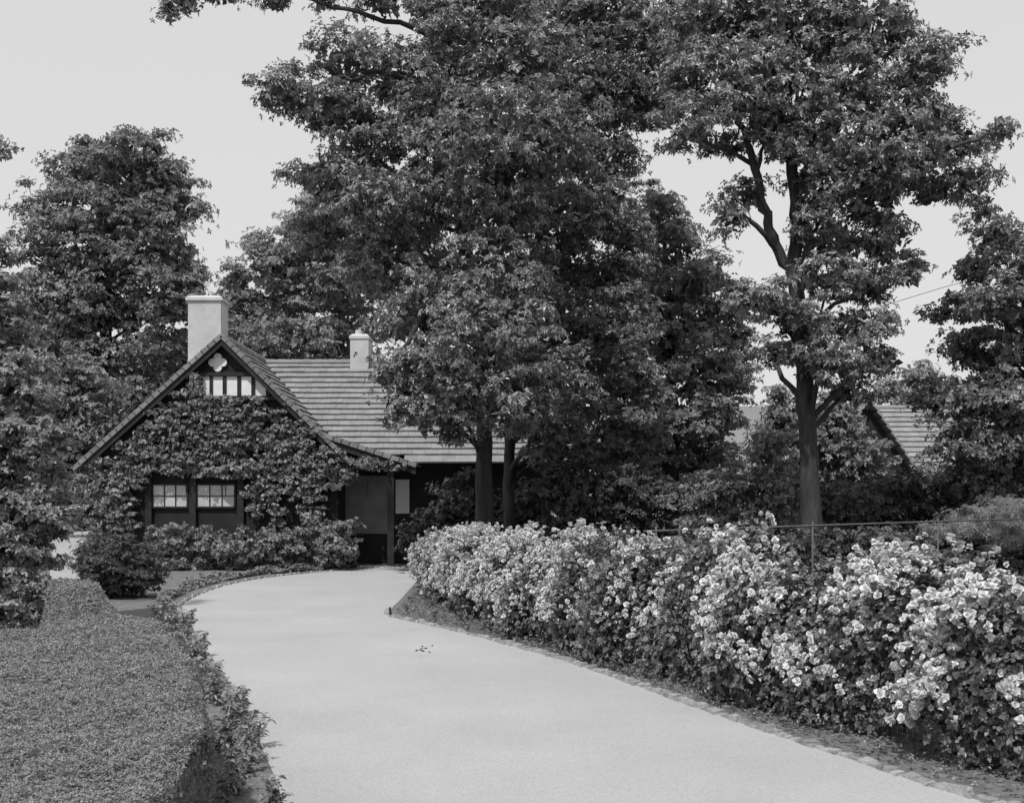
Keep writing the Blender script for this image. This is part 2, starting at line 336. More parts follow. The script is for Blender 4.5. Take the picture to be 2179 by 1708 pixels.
def chimney(x0,x1,ytop,Y,zb,pot=False):
    a=P(x0,ytop,Y);b=P(x1,ytop,Y); X0,X1,Z=a[0],b[0],a[2]; dp=.8; m=MB()
    if pot: Z-=.14
    m.box(X0,X1,Y,Y+dp,zb,Z-.16); w=m.build('chimney',M['chim'],root)
    m=MB(); e=.06 if not pot else .03
    m.box(X0-e,X1+e,Y-e,Y+dp+e,Z-.158,Z-.08); m.hexa([(X0-e,Y-e,Z-.078),(X1+e,Y-e,Z-.078),(X1+e,Y+dp+e,Z-.078),(X0-e,Y+dp+e,Z-.078),(X0+.06,Y+.06,Z),(X1-.06,Y+.06,Z),(X1-.06,Y+dp-.06,Z),(X0+.06,Y+dp-.06,Z)])
    if pot: m.tube([(X0+.2,Y+.4,Z),(X0+.2,Y+.4,Z+.16)],[.12,.1],10)
    m.build('chimney_cap',M['chim'],w)
chimney(400,470,628,32.2,4.0); chimney(745,784,700,33.7,5.3,True)
r2=empty('tiled_house',(13,38,0),'tiled roof of a far house showing between the trees at right','house')
a=P(1836,862,38); mb=MB()
zr=a[2]; xe=P(2080,0,41)[0]; ax=a[0]
slope(mb,(ax-2.5,38.3,2.55),(xe+1.5,38.3,2.55),(xe+1.5,41,zr+.15),(ax-2.5,41,zr+.15),14,.34)
slope(mb,(ax+1.6,36.5,2.4),(ax+1.6,40.5,2.4),(ax-.25,40.5,zr+.1),(ax-.25,36.5,zr+.1),12)
slope(mb,(ax-2.1,36.5,2.4),(ax-2.1,40.5,2.4),(ax-.25,40.5,zr+.1),(ax-.25,36.5,zr+.1),12)
ridge(mb,(ax-.2,41,zr+.17),(xe+1.5,41,zr+.17)); mb.build('roof',M['tile'],r2)
mb=MB(); mb.face([(ax-1.9,36.9,0),(ax+1.4,36.9,0),(ax+1.4,36.9,2.5),(ax-.25,36.9,zr-.1),(ax-1.9,36.9,2.5)]); mb.box(ax-1.8,xe+1.3,38.9,43,0,2.6); mb.build('wall',M['wall'],r2)
w=empty('gap_block',P(140,1235,24)*np.array([1,1,0]),'added pale block standing in for the bright gap left of the dark rounded shrub','wall')  # pale block added to stand for bright background seen through the gap
mb=MB(); mb.box(-10.1,-9.3,24,24.2,0,1.05); mb.build('block_face',M['chim'],w); mb=MB(); mb.box(-10.15,-9.25,23.96,24.24,1.052,1.12); mb.build('block_cap',M['chim'],w)
# ---------------------------------------------------------------- trees
tree('shade_tree','tall round topped tree rising behind the big chimney at left','tree',38,[(228,1100,.22),(228,860,.19),(228,700,.15),(248,570,.11),(272,460,.08),(280,360,.05)],
 [[(232,680,.1),(180,580,.07,-.5),(150,480,.04,-.5)],[(240,610,.09),(320,540,.06,-.6),(370,470,.04,-.8)]],
 [(270,325,95,52),(185,370,90,62),(335,390,75,62),(120,455,75,68),(230,460,120,80,-.5),(365,440,62,60),(110,550,75,70),(200,560,90,65,-.8),(310,530,110,70,-.8),(380,560,60,60),(140,650,100,65,-.8),(350,640,90,65,-1),(250,650,90,60,1.5),(90,730,80,80),(180,780,90,70),(320,740,90,65),(290,830,90,60),(120,860,90,70),(425,670,50,60),(260,400,110,70,1),(400,610,55,55),(60,650,60,50),(170,710,80,50)],
 .13,.5,M['mid'],M['bark_d'],dspread=1.3,wr=.28)
tree('broad_tree','broad pale leaved tree behind the roof between the two chimneys','tree',46,[(610,1100,.3),(610,800,.25),(615,650,.15),(620,560,.06)],[],
 [(500,620,55,55),(590,550,80,60),(540,680,90,65),(650,610,100,75),(710,510,90,65),(760,590,90,80),(640,710,120,65),(740,700,90,80),(500,730,60,45),(690,440,70,60),(560,760,110,45),(720,770,80,45),(660,540,80,60)],
 .16,.55,M['far'],M['bark_d'],dspread=2,wr=.3)
OT=[(1030,1160,.22),(1030,1000,.18),(1032,860,.17),(1018,700,.17),(995,560,.16),(978,420,.15),(965,280,.12),(950,120,.09),(935,-20,.06)]
tree('oak_tree','largest central oak overhanging the cottage roof, its limb reaching across the top left sky','tree',24,OT,
 [[(968,300,.09),(900,200,.07,-1),(800,150,.05,-2),(650,190,.03,-2.4)],[(985,480,.09),(900,430,.07,-1),(820,380,.04,-2)],[(1000,600,.09),(930,640,.07,-2),(860,740,.04,-3)],
  [(990,520,.08),(1060,430,.06,-2),(1110,340,.04,-3)],[(952,130,.08),(900,70,.06,-.5),(760,28,.045,-1),(640,-5,.035,-1),(500,-25,.02,-1)],[(1015,680,.09),(1040,720,.07,-2.5),(1060,800,.04,-3.5)]],
 [(735,125,80,40,-2),(600,205,55,48,-2.4),(695,225,85,50,-2),(850,165,115,85,-1),(990,110,130,105,0),(1120,140,110,100,-1),(790,300,105,70,-1.5),(940,270,120,95,-1.5),(1070,290,120,95,-3),
  (695,390,80,55,-1),(800,420,110,80,-2),(920,400,80,90,.5),(1060,450,120,95,-2),(690,495,80,60,0),(830,550,120,85,-1),(950,600,70,90,.5),(1060,600,120,95,-2.5),
  (900,670,95,80,-2),(1040,720,130,95,-3.3),(870,800,75,60,-2.5),(970,820,105,80,-3),(1080,860,105,70,-3.3),(850,885,55,40,-2.5),(940,895,75,48,-2.5),(1150,810,100,85,-2),
  (365,28,22,20,-1),(405,6,30,14,-1),(480,-8,45,16,-1),(590,-2,45,16,-1),(690,8,30,12,-1),(820,5,70,26,-1),(930,20,100,75,0),(1060,10,100,75,0),(1180,300,90,85,-2),(880,480,90,80,1.5)],
 .088,.31,M['oak'],M['bark'],wr=.26,dens=1.1)
tree('oak_tree','slimmer second oak close beside the largest central oak, crown filling the top centre','tree',26.5,[(1083,1160,.15),(1083,1000,.13),(1088,860,.13),(1110,700,.12),(1140,540,.12),(1165,380,.1),(1180,200,.08),(1190,0,.05)],
 [[(1150,500,.07),(1230,400,.05,-1),(1310,320,.03,-1)],[(1120,660,.07),(1220,600,.05,-1),(1300,560,.03,-1)]],
 [(1200,40,120,90),(1310,40,110,90),(1230,170,120,100),(1320,190,100,90),(1190,310,110,95),(1280,330,95,80),(1180,460,130,95),(1290,450,85,80),(1200,590,130,95),(1310,590,85,80),(1160,710,120,90),(1290,720,120,90),(1240,850,130,90),(1340,840,90,85),(1150,910,90,55),(1330,940,110,60),(1230,960,110,50),(1420,90,90,80),(1400,210,80,75),(1340,510,60,50)],
 .095,.33,M['oak2'],M['bark'],wr=.26,dspread=1.5,dens=1.1)
tree('garden_tree','paler bushy tree standing behind the right edge of the central oaks','tree',32,[(1430,1150,.22),(1430,900,.18),(1425,700,.12),(1415,500,.05)],[],
 [(1405,440,46,55),(1420,530,75,60),(1500,585,65,55),(1440,640,110,75),(1530,680,75,60),(1400,740,120,85),(1500,780,95,75),(1560,760,50,55),(1440,880,130,80),(1530,880,60,75),(1380,970,140,75),(1500,990,85,65),(1350,620,80,80)],
 .12,.4,M['mid'],M['bark_d'],dspread=1.4,wr=.3)
tree('oak_tree','right hand oak with tall bare leaning lower trunk and forked limbs against the sky','tree',19.5,[(1726,1230,.21),(1724,1080,.18),(1720,950,.16),(1712,800,.15),(1702,680,.14),(1690,580,.13),(1696,480,.11),(1684,340,.1),(1672,200,.08),(1662,40,.06),(1655,-80,.04)],
 [[(1692,590,.11),(1652,520,.09),(1628,440,.08),(1602,340,.07),(1575,260,.05),(1540,180,.03)],[(1697,480,.08),(1790,420,.06,-.5),(1920,350,.05,-.5),(2040,310,.035,-.5),(2120,280,.02,-.5)],
  [(1690,400,.07),(1760,300,.05,.5),(1850,200,.04,.8)],[(1604,350,.045),(1540,320,.03,-.3),(1470,290,.02,-.5)],[(1705,700,.05),(1760,660,.04,-.5),(1840,620,.025,-.8)]],
 [(1500,50,110,75),(1620,40,120,85),(1740,60,120,90),(1860,60,110,85),(1950,140,85,75),(1480,160,100,75),(1590,190,100,80),(1700,190,120,90,-.3),(1820,190,115,85),(1930,260,100,75),(1450,265,75,50),(1530,310,60,32),(1650,270,80,60,-.3),(1750,310,100,75,-.3),(1860,350,105,65),(1960,340,80,50),
  (2030,300,80,45),(2125,272,40,30),(1960,395,85,50),(2060,390,60,50),(2090,445,30,30),(1740,410,75,60,-.2),(1860,440,75,50),(1590,420,52,34),(1555,470,34,34),(1790,520,85,55),(1890,520,70,50),(1940,580,45,32),(1750,600,75,50,-.6),(1850,610,80,45),(1620,640,75,36),(1700,690,75,46,-.6),(1820,700,85,52),(1650,755,50,34,1),(1780,780,90,48),(1870,770,50,45),(1810,840,60,28),(1560,625,40,28,2),(1725,490,45,50,-.3),(1720,750,50,34,-.6)],
 .083,.29,M['oak'],M['bark'],wr=.26,dspread=1.0,dens=1.1)
tree('dense_tree','dark leafy tree cut off by the right edge of the frame','tree',21,[(2210,1200,.22),(2205,900,.18),(2190,700,.12),(2180,520,.06)],[],
 [(2130,500,75,38),(2190,560,100,65),(2090,575,60,28),(2100,650,100,48),(2200,670,100,65),(2160,760,120,65),(2050,740,60,45),(2000,670,28,18),(2100,850,115,65),(2000,850,60,38),(2200,880,100,75),(2070,940,100,60),(2170,980,110,70),(2090,1020,100,50)],
 .09,.31,M['oak2'],M['bark_d'],dspread=1,wr=.3)
tree('creeper_clad_tree','creeper covered trunk and foliage at the extreme left edge behind the clipped hedge','tree',15,[(-10,1345,.12),(-10,1100,.11),(-20,850,.09),(-50,600,.06),(-60,320,.03)],[],
 [(-30,640,50,60),(10,720,60,75),(50,800,70,75),(-20,850,80,80),(60,900,85,80),(20,980,85,80),(90,1010,55,60),(30,1080,80,80),(105,1090,48,50),(20,1170,80,75),(65,1180,45,60),(20,1270,75,65),(60,1290,40,45),(150,1110,28,22),(-15,320,18,16),(-5,545,26,26),(-20,590,40,30)],
 .055,.19,M['vine'],M['bark_d'],dspread=.3,wr=.34,depth=.5)
tree('dense_tree','dark bushy tree between the left frame edge and the cottage gable','tree',33,[(140,1180,.2),(140,950,.16),(130,800,.1),(120,720,.05)],[],
 [(60,740,80,70),(150,820,90,70),(60,870,90,80),(170,920,85,70),(110,990,95,85),(190,1010,55,70),(150,1090,75,65),(60,1060,70,70),(210,860,60,60)],
 .12,.4,M['mid'],M['bark_d'],dspread=.8,wr=.3)
tree('backing_tree','dark tree standing behind the cottage just left of the gable peak','tree',41,[(370,1100,.2),(370,900,.16),(375,780,.08)],[],
 [(330,800,80,60),(400,760,60,50),(300,880,90,70),(240,930,80,70),(380,860,70,60)],.15,.45,M['oak2'],M['bark_d'],dspread=.5,wr=.3)
# ---------------------------------------------------------------- shrubs
shrub('climbing_creeper','leafy creeper sprawling over the cottage gable above its windows','creeper',29.7,
 [(415,855,42,25),(460,875,65,30),(540,885,75,42),(360,900,60,45),(430,930,95,55),(530,950,110,55),(620,930,60,50),(310,960,55,50),(390,990,95,28),(490,1000,95,22),(600,1000,85,32),(680,985,65,38),(270,1010,50,45),(240,1060,45,45),(640,1040,60,28),(560,1048,45,25),(590,1090,18,38),(700,1020,55,30),(770,985,45,16),(825,992,45,12),(418,822,14,25),(200,1030,50,50),(640,965,60,40),(250,1100,50,35),(660,1080,25,40),(545,1080,14,25)],
 .07,.16,M['vine'],dens=1.25,wr=.36,depth=.17,nst=1,srad=.012,upr=True)
shrub('rounded_shrub','dark rounded shrub left of the drive bend, in front of the cottage windows','shrub',20.5,[(250,1200,85,65),(200,1190,50,50),(300,1210,50,52),(250,1240,85,45)],.045,.14,M['dark'],wr=.3)
shrub('creeper_hedge','low leafy hedge along the foot of the cottage wall, left of the porch','hedge',28.6,[(360,1155,50,36),(430,1160,55,36),(510,1160,55,36),(590,1160,55,36),(665,1150,55,42),(725,1150,42,42),(360,1190,50,28),(440,1195,60,25),(530,1195,60,25),(620,1190,60,25),(705,1185,50,25)],.075,.19,M['mid'],wr=.35,depth=.45,nst=3)
shrub('porch_shrub','dark shrub against the wall just right of the porch post','shrub',28.8,[(885,1150,30,45),(905,1110,35,35),(900,1185,30,22),(950,1100,45,30)],.08,.2,M['dark'],wr=.35,depth=.4)
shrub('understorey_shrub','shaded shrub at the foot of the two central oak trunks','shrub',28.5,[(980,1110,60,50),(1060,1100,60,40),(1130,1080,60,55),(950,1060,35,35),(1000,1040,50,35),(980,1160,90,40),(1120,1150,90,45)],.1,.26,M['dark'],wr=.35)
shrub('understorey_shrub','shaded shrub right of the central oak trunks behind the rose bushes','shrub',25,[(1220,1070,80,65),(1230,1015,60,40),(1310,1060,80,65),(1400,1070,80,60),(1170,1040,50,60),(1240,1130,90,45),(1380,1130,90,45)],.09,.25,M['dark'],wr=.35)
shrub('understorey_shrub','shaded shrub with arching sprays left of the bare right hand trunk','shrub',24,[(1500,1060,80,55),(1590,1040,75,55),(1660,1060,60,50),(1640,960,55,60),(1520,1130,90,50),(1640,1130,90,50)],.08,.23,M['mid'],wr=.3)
shrub('leafy_bush','tall mid grey bush directly behind the bare right hand trunk','bush',29,[(1680,880,60,60),(1750,920,75,65),(1790,890,50,50),(1700,980,80,60),(1820,980,70,60),(1640,940,35,45),(1850,1010,55,45)],.1,.3,M['mid'],wr=.3)
shrub('leafy_bush','dark bush below the far tiled roof, right of the bare trunk','bush',22,[(1800,1070,70,45),(1880,1065,70,45),(1960,1060,70,45),(1850,1110,90,40),(1920,1035,60,30),(1950,1120,90,45),(1770,1130,60,45),(2060,1080,90,45),(2160,1060,90,50)],.08,.24,M['dark'],wr=.3,nst=1)
shrub('leafy_bush','bush half hiding the right end of the far tiled roof','bush',34,[(2040,930,50,50),(2030,1000,60,50),(1980,1030,50,30)],.13,.34,M['mid'],wr=.3)
shrub('leafy_bush','pale bushy treetop showing above the ridge of the far tiled roof','bush',46,[(1940,800,42,36),(1900,830,40,25),(1980,820,40,30),(1940,850,70,30)],.16,.4,M['far'],wr=.3)
shrub('low_shrub','low dark shrubbery beneath the thin rail, beyond the nearest rose bush','shrub',18.2,[(1790,1165,70,45),(1880,1165,75,45),(1970,1165,75,48),(2060,1160,75,50),(2150,1160,80,50),(2240,1160,80,50),(1700,1180,60,40),(1830,1230,110,60),(1980,1230,110,60),(2130,1230,110,60),(1600,1190,80,45)],.07,.2,M['dark'],wr=.34,nst=1)
shrub('feathery_shrub','pale feathery shrub beyond the rail at the right edge','shrub',17,[(2080,1110,70,26),(2150,1090,60,34),(2020,1130,50,22),(2190,1100,60,40),(2120,1140,100,30)],.09,.16,M['clip'],wr=.05,tdens=2.2,petals=9,fill=0,nst=1,srad=.008)
# ---------------------------------------------------------------- rail fence, wire
fr=empty('rail_fence',(P(1934,0,14.5)[0],14.5,0),'thin metal rail on slim posts running behind the rose bushes','fence')
A=P(1370,1130,12);B=P(2300,1099,16.8); mb=MB(); mb.tube([A,B],[.012,.012],8); mb.build('rail',M['metal'],fr,True)
for t in (.02,.31,.595,.9):
    q=A+(B-A)*t; mb=MB(); mb.tube([(q[0],q[1],0),(q[0],q[1],q[2]+.05)],[.012,.012],8); mb.build('post',M['metal'],fr,True)
ow=[P(2400,520,30),P(2080,592,29.5),P(1880,650,29),P(1700,700,29),P(1500,745,29)]; pts,rd=smoothpath(ow,[.008]*5,6); mb=MB(); mb.tube(pts,rd,5); tag(mb.build('overhead_wire',M['timber']),'thin overhead wire crossing the sky gap right of the bare trunk','wire')
q=Gd(838,1312); st=MB(); st.tube([(q[0]-.05,q[1],0),(q[0]-.06,q[1],.15)],[.022,.018],8); tag(st.build('wooden_stake',M['timber']),'short dark stake at the tip of the verge where the drive forks','stake')
mb=MB()
for i in range(9):
    x=(905-CX)/F*13.3+random.uniform(-.1,.1); y=13.3+random.uniform(-.35,.3); r=random.uniform(.008,.026)
    mb.hexa([(x-r,y-r,.007),(x+r,y-r*.8,.007),(x+r*.8,y+r,.007),(x-r*.9,y+r,.007),(x-r*.4,y-r*.4,.02),(x+r*.4,y-r*.4,.015),(x+r*.3,y+r*.5,.02),(x-r*.5,y+r*.4,.012)])
tag(mb.build('leaf_scraps',M['timber']),'small dark leaf scraps lying in the middle of the pale drive','debris',kind='stuff')
# ---------------------------------------------------------------- rose bushes
HP=[(-1.75,23.2),(-1.5,21.5),(-1.0,18.5),(0.05,14.75),(.9,12.55),(1.5,11.2),(2.02,9.9),(2.4,8.95),(2.85,8.0),(3.4,7.1),(4.1,6.0),(4.9,4.8)]
hp=np.array([[p[0],p[1]] for p in sp2(HP,8)]); seg=np.linalg.norm(np.diff(hp,axis=0),axis=1); cum=np.concatenate([[0],np.cumsum(seg)])
Y2s=lambda Y: np.interp(-Y,-hp[:,1],cum)
sG=float(Y2s(7.9))
def hpt(s):
    x=np.interp(s,cum,hp[:,0]); y=np.interp(s,cum,hp[:,1]); x2=np.interp(s+.1,cum,hp[:,0]); y2=np.interp(s+.1,cum,hp[:,1]); x1=np.interp(s-.1,cum,hp[:,0]); y1=np.interp(s-.1,cum,hp[:,1])
    d=unit(np.stack([x2-x1,y2-y1],-1)); n=np.stack([-d[:,1],d[:,0]],-1); return np.stack([x,y],-1),n
def bulge(s,ph): return .12*np.sin(s*2.3+ph*1.7)+.09*np.sin(s*5.1-ph*3)+.05*np.sin(s*9.7+ph*5)
def hsurf(s,ph,k=1.0):
    p,n=hpt(s); top=np.interp(-p[:,1],[-23,-18,-14.5,-12.5,-11.2,-10,-8,-5],[.9,.96,1.02,1.12,1.22,1.2,1.1,1.02])+.05*np.sin(s*1.1+2)+.05*np.sin(s*3.3+1)
    bl=bulge(s,ph); ca=-np.cos(ph); sa=np.sin(ph)
    rad=.56+bl; off=.42+ca*rad*k*(.8+.3*sa)
    z=.03+(top+bl*.8)*np.abs(sa)**.75*k
    xy=p+n*off[:,None]
    nn=np.concatenate([n*(ca[:,None]),(sa*.9)[:,None]],1)
    return np.concatenate([xy,z[:,None]],1),unit(nn)
def cn_noise(s,ph): return .5*math.sin(s*3.1+ph*2.3)+.35*math.sin(s*6.7-ph*4.1+1)+.25*math.sin(s*11.3+ph*7+2)
def rose(s0,s1,leaf,nt,clusters,br,label,spread,thr):
    p,_=hpt(np.array([(s0+s1)/2])); root=empty('rose_bush',(p[0][0]+.5,p[0][1],0),label,'rose bush')
    s=RNG.uniform(s0-.15,s1+.15,nt); ph=RNG.uniform(.05,2.9,nt)
    lo=RNG.random(nt)<.3; ph=np.where(lo,np.arcsin(RNG.random(nt)**1.33*.85),ph)
    k=np.where(RNG.random(nt)<.25,RNG.uniform(.55,.88,nt),RNG.uniform(.84,1.12,nt))
    pos,nn=hsurf(s,ph,k)
    pos+=RNG.normal(size=pos.shape)*.055; pos[:,2]=np.maximum(pos[:,2],.03)
    gap=(pos[:,2]<.28-((s-sG)/.5)**2*.28)&(np.abs(s-sG)<.5); pos=pos[~gap];nn=nn[~gap]
    parts=[leaf_arrays(pos,unit(nn+np.array([0,0,.4])+RNG.normal(size=nn.shape)*.55),leaf,5,.36,OVAL)]
    st=MB(); sp=[];sn=[];tips=[]
    for i in range(int((s1-s0)*13)):
        ss=np.array([random.uniform(s0,s1)]); a,_=hsurf(ss,np.array([random.uniform(.4,1.9)]),np.array([.95])); a=a[0]
        d=np.array([random.uniform(-.4,.2),random.uniform(-.3,.3),random.uniform(.0,.34)]); e=a+d; m_=a+d*.5+np.array([0,0,.06])
        pts,rd=smoothpath([a,m_,e],[.005,.004,.002],4); st.tube(pts,rd,4,False); tips.append(e)
        for q in pts[1:]: sp.append(q); sn.append((random.uniform(-1,1),random.uniform(-1,1),1))
    for i in range(int((s1-s0)*6)):
        ss=np.array([random.uniform(s0,s1)]); p0,n0=hpt(ss); a=np.array([p0[0][0]+n0[0][0]*.5,p0[0][1]+n0[0][1]*.5,0.0]); e,_=hsurf(ss+random.uniform(-.3,.3),np.array([random.uniform(.4,2.4)]),np.array([.9])); e=e[0]
        pts,rd=smoothpath([a,(a+e)/2+RNG.normal(size=3)*.08,e],[.012,.009,.004],3); st.tube(pts,rd,5,False)
    parts.append(leaf_arrays(np.array(sp),np.array(sn,dtype=float),leaf*.9,4,.36,OVAL))
    st.build('canes',M['bark_d'],root,True); leaf_mesh('foliage',parts,M['rose'],root)
    cs=[];cn=[]
    for (n,phl,phh,cnt) in clusters:
        i=0
        while i<n:
            sv=random.uniform(s0,s1); pv=random.uniform(phl,phh)
            if cn_noise(sv,pv)<thr and random.random()<.8: continue
            i+=1
            ss=np.array([sv]); a,nv=hsurf(ss,np.array([pv]),np.array([1.08])); a=a[0];nv=nv[0]
            dd=unit(RNG.normal(size=3)*np.array([.8,.8,1.1])); m_=max(1,int(random.gauss(cnt,cnt*.55)))
            for q in range(m_):
                t=random.uniform(-1,1); c=a+dd*t*spread+RNG.normal(size=3)*spread*.35+nv*random.uniform(.03,.1); 
                if c[2]>.05: cs.append(c); cn.append(nv+RNG.normal(size=3)*.6+np.array([0,0,.3]))
    for e in tips[::4]:
        for q in range(3): cs.append(e+RNG.normal(size=3)*.035); cn.append(RNG.normal(size=3)*.5+np.array([-.3,-.3,.5]))
    cs=np.array(cs);cn=unit(np.array(cn)); R=br*RNG.uniform(.6,1.2,len(cs)); bp=[]
    for (pet,l,upr,up2,w) in ((6,1.0,.1,.4,.5),(6,.9,.6,1.0,.5),(5,.75,1.2,2.2,.5),(5,.9,-.8,-.3,.5)):
        bp.append(leaf_arrays(cs,cn,R*l,pet,w,OVAL,(upr,up2),.0,tm=.5))
    leaf_mesh('blossoms',bp,M['bloom'],root)
    return root
sA=Y2s(23.0);sB=Y2s(13.2);sC=Y2s(10.3);sD=cum[-1]
rose(sA,sB,.05,27000,[(1150,.15,1.8,8),(120,1.1,2.0,4)],.038,'farthest rose bush, smothered in small pale blossoms beside the drive fork',.13,-.3)
rose(sB,sC,.04,17000,[(75,.2,1.2,7),(40,1.0,2.0,6)],.034,'middle rose bush, mostly dark leaves with a few scattered blossoms',.12,.15)
rose(sC,sD,.04,37000,[(290,.15,1.25,9),(45,1.1,2.1,6)],.038,'nearest rose bush, heavy clusters of large white blooms at the right edge',.13,.1)
wf=MB(); sN=np.arange(sG-.8,sG+.8,.05); pn,nn_=hpt(sN); base=pn+nn_*.14
for z in np.arange(.02,.36,.045): wf.tube([(b[0],b[1],z) for b in base],[.0016]*len(base),4,False)
for b in base: wf.tube([(b[0],b[1],.0),(b[0],b[1],.36)],[.0016,.0016],4,False)
tag(wf.build('wire_netting',M['wire']),'pale wire netting showing under the nearest rose bush','wire netting')
n=16000; y=RNG.uniform(11,27,n); xf=np.interp(-y,-hp[:,1],hp[:,0]); x=xf+1.3+RNG.random(n)*(y*.47-xf); pos=np.stack([x,y,RNG.uniform(.02,.3,n)],1)
tag(leaf_mesh('ground_cover',[leaf_arrays(pos,np.array([0,0,1.0])+RNG.normal(size=(n,3))*.5,.13,4,.3,QUAD)],M['dark']),'dark leafy ground cover under the trees beyond the rose bushes','ground cover',kind='stuff')
rea=np.array([[p[0],p[1]] for p in REs]); rea=rea[(rea[:,1]>-4)&(rea[:,1]<25.6)]
def vx(y): return np.interp(y,rea[:,1],rea[:,0]),np.interp(-np.asarray(y),-hp[:,1],hp[:,0])
n=6000; y=6+16*RNG.random(n)**.85; a,b=vx(y); x=a+.09+(b-a+.15)*(1-RNG.random(n)**1.3*.97); pos=np.stack([x,y,RNG.uniform(.008,.06,n)],1)
tag(leaf_mesh('verge_litter',[leaf_arrays(pos,np.array([0,0,1.0])+RNG.normal(size=(n,3))*.35,.028,3,.34,OVAL)],M['rose']),'tiny weeds and fallen leaves on the soil verge beside the drive','weeds',kind='stuff')
# ---------------------------------------------------------------- clipped hedge
HT=[(-.86,1.3),(-.88,2.0),(-.9,2.7),(-1.07,3.85),(-1.5,5.2),(-1.96,6.37),(-2.42,7.45),(-2.68,8.2),(-3.47,8.25),(-3.12,7.3),(-2.88,6.65),(-9,6.65),(-9,1.3)]
hpoly=np.array(HT)
def inside(x,y):
    n=len(hpoly); c=np.zeros(len(x),bool); j=n-1
    for i in range(n):
        xi,yi=hpoly[i];xj,yj=hpoly[j]
        cond=((yi>y)!=(yj>y))&(x<(xj-xi)*(y-yi)/(yj-yi+1e-12)+xi); c^=cond; j=i
    return c
def edged(x,y):
    d=np.full(len(x),9.0)
    for i in range(len(hpoly)):
        a=hpoly[i];b=hpoly[(i+1)%len(hpoly)]; ab=b-a; t=np.clip(((x-a[0])*ab[0]+(y-a[1])*ab[1])/(ab@ab),0,1); d=np.minimum(d,np.hypot(x-a[0]-ab[0]*t,y-a[1]-ab[1]*t))
    return d
def htop(x,y):
    z=1.03+.008*np.sin(x*5+y*3)+.008*np.sin(y*7-x*2)+.008*np.sin(x*13+1)*np.sin(y*11)
    r=np.clip((y-7.2)/.8,0,1); r=r*r*(3-2*r)
    xl=-3.1+(8.2-y)*.35; sw=np.clip((xl+.26-x)/.26,0,1)**1.7
    return z+r*(sw*.27-.1)
hr=empty('clipped_hedge',(-3.5,5,0),'broad flat topped clipped hedge filling the lower left corner','hedge')
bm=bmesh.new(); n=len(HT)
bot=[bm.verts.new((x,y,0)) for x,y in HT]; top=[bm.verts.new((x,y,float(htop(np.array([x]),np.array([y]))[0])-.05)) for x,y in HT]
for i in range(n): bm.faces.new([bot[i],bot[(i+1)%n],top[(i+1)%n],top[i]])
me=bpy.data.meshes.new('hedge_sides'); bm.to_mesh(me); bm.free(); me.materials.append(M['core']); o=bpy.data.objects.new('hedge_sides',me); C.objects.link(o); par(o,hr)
mb=MB(); st=.07
xs=np.arange(-9,-.8,st); ys=np.arange(1.3,8.3,st); XX,YY=np.meshgrid(xs,ys); x=XX.ravel();y=YY.ravel(); ok=inside(x+st/2,y+st/2)&(edged(x+st/2,y+st/2)>.03)
for a,b in zip(x[ok],y[ok]):
    q=np.array([[a,b],[a+st,b],[a+st,b+st],[a,b+st]]); z=htop(q[:,0],q[:,1])-.022; mb.face([(q[k][0],q[k][1],z[k]) for k in range(4)])
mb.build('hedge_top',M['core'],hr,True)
n=380000; y=2.2+6.05*RNG.random(n)**1.15; xl=np.maximum(-9,-CX/F*y*1.08); x=xl+(-.85-xl)*RNG.random(n)
ok=inside(x,y); x=x[ok];y=y[ok]; ed=edged(x,y); z=htop(x,y)-.015-.015*np.exp(-ed/.02)+RNG.normal(size=len(x))*.006+.012*(np.sin(x*41+np.sin(y*23)*2)*np.sin(y*37+np.sin(x*19)*2))
pos=np.stack([x,y,z],1); nn=np.tile(np.array([0,0,1.0]),(len(x),1))+RNG.normal(size=(len(x),3))*.42
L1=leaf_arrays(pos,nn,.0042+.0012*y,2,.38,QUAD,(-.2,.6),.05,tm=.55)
m=80000; e0=hpoly[1:9]; sg=np.linalg.norm(np.diff(e0,axis=0),axis=1); cs_=np.concatenate([[0],np.cumsum(sg)]); s=RNG.uniform(0,cs_[-1],m)
x=np.interp(s,cs_,e0[:,0]); y=np.interp(s,cs_,e0[:,1]); dx=np.interp(s+.05,cs_,e0[:,0])-np.interp(s-.05,cs_,e0[:,0]); dy=np.interp(s+.05,cs_,e0[:,1])-np.interp(s-.05,cs_,e0[:,1]); nv=unit(np.stack([dy,-dx,0*dx],1))
zt=htop(x,y)-.015; z=zt*(1-RNG.random(m)**1.4)
pos=np.stack([x,y,z],1)+nv*(RNG.normal(size=(m,1))*.012+.014*np.sin(s*6+z*9)[:,None]-np.where(z>zt-.05,.012,0)[:,None]-.01)
L2=leaf_arrays(pos,nv+RNG.normal(size=(m,3))*.5+np.array([0,0,.2]),.017,3,.36,QUAD,(-.2,.5),.05,tm=-.1)  # side leaves toned darker, the hedge flank's shade put into colour
leaf_mesh('foliage',[L1,L2],M['clip'],hr)
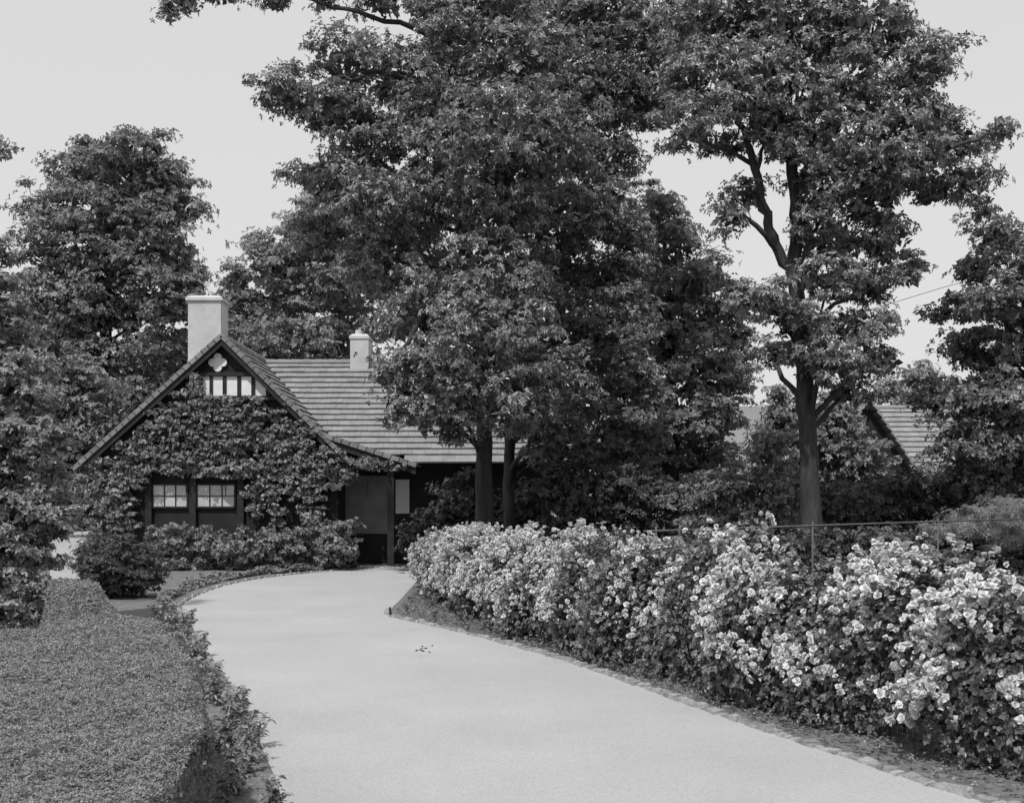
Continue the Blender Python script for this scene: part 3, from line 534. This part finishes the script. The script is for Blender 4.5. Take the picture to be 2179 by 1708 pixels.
# ---------------------------------------------------------------- border plants
def plant(seed,h=.3,L=.072):
    r=np.random.default_rng(seed); root=empty('border_plant',(0,0,0)); st=MB(); pos=[];nn=[]
    for k in range(5):
        a=r.uniform(0,6.28); l=r.uniform(.04,.15); hh=h*r.uniform(.35,1); pts,rd=smoothpath([(0,0,0),(math.cos(a)*l*.4,math.sin(a)*l*.4,hh*.5),(math.cos(a)*l,math.sin(a)*l,hh)],[.005,.004,.003],4); st.tube(pts,rd,5,False)
        for q in pts[2:]: pos.append(q); nn.append((r.normal()*.4,r.normal()*.4,1))
    st.build('stems',M['border'],root,True); leaf_mesh('leaves',[leaf_arrays(np.array(pos),np.array(nn),L,3,.22,OVAL,(-.1,.6),.3)],M['border'],root); return root
protos=[plant(1),plant(2),plant(3)]
used=[0,0,0]
def place(x,y,sc,label,group,k):
    if not used[k]: r=protos[k]; used[k]=1
    else:
        src=protos[k]; r=src.copy(); C.objects.link(r)
        for ch in list(src.children):
            c=ch.copy(); C.objects.link(c); c.parent=r
    r.location=(x,y,0); r.rotation_euler=(0,0,random.uniform(0,6.28)); r.scale=(sc,sc,sc); tag(r,label,'plant',group)
ls=np.array([[p[0],p[1]] for p in LEs])
for i in range(58):
    Y=6.2+11*(i/58)**1.05+random.uniform(-.15,.15); X=np.interp(Y,ls[:90,1],ls[:90,0])-random.uniform(.02,.32)
    place(X,Y,random.uniform(.5,.95)*(1+.03*max(0,Y-7)),'leafy seedling in the narrow bed between clipped hedge and drive','seedlings along the left drive edge',i%3)
for i in range(44):
    Y=random.uniform(10.5,22); a,b=vx(Y); X=float(a)+.12+(float(b)-float(a))*random.uniform(.1,.85)
    place(X,Y,random.uniform(.3,.75),'small seedling on the soil verge under the farther rose bushes','seedlings on the right verge',i%3)
n=3000; t=RNG.random(n); px=340+t*420; Yb=np.interp(px,[340,400,470,560,700,770],[18.5,21.6,24.2,26.6,28.5,29.0])+RNG.uniform(.15,1.6,n)*np.interp(px,[340,770],[1,.2]); 
X=(px-CX)/F*Yb; pos=np.stack([X,Yb,RNG.uniform(.02,.12,n)*(1+np.sin(X*9)*.6)],1)
tag(leaf_mesh('edging_plants',[leaf_arrays(pos,np.array([0,0,1.0])+RNG.normal(size=(n,3))*.4,.07,4,.3,OVAL)],M['border']),'low leafy edging plants along the far curve of the drive','plants',kind='stuff')
# ---------------------------------------------------------------- light, world, camera
el=math.radians(56)
sd=Vector((-0.28,-0.75,0.0)).normalized(); sunv=Vector((sd.x*math.cos(el),sd.y*math.cos(el),math.sin(el)))
L=bpy.data.lights.new('sun','SUN'); L.energy=3.4; L.angle=math.radians(1.2); L.color=(1,1,1); lo=bpy.data.objects.new('sun',L); C.objects.link(lo); lo.rotation_euler=sunv.to_track_quat('Z','Y').to_euler(); lo.location=(-10,-10,30)
w=bpy.data.worlds.new("World"); bpy.context.scene.world=w; w.use_nodes=True; nt=w.node_tree; bg=nt.nodes['Background']
sky=nt.nodes.new('ShaderNodeTexSky'); sky.sky_type='NISHITA'; sky.sun_disc=False; sky.sun_elevation=el; sky.sun_rotation=math.atan2(sunv.x,sunv.y); sky.dust_density=2
sp_=nt.nodes.new('ShaderNodeSeparateColor'); nt.links.new(sky.outputs[0],sp_.inputs[0])
pw=nt.nodes.new('ShaderNodeMath'); pw.operation='POWER'; pw.inputs[1].default_value=.15; nt.links.new(sp_.outputs[2],pw.inputs[0])
ml=nt.nodes.new('ShaderNodeMath'); ml.operation='MULTIPLY'; ml.inputs[1].default_value=5.8; nt.links.new(pw.outputs[0],ml.inputs[0])
nt.links.new(ml.outputs[0],bg.inputs['Color']); bg.inputs['Strength'].default_value=.1
cam=bpy.data.cameras.new('camera'); co=bpy.data.objects.new('camera',cam); C.objects.link(co); co.location=(0,0,EYE); co.rotation_euler=(math.radians(90),0,0)
cam.sensor_width=36; cam.lens=36*F/2179; cam.shift_y=(HZ-854)/2179; cam.clip_end=3000; cam.clip_start=.05
bpy.context.scene.camera=co
vs=bpy.context.scene.view_settings; vs.view_transform='Standard'; vs.look='None'; vs.exposure=0
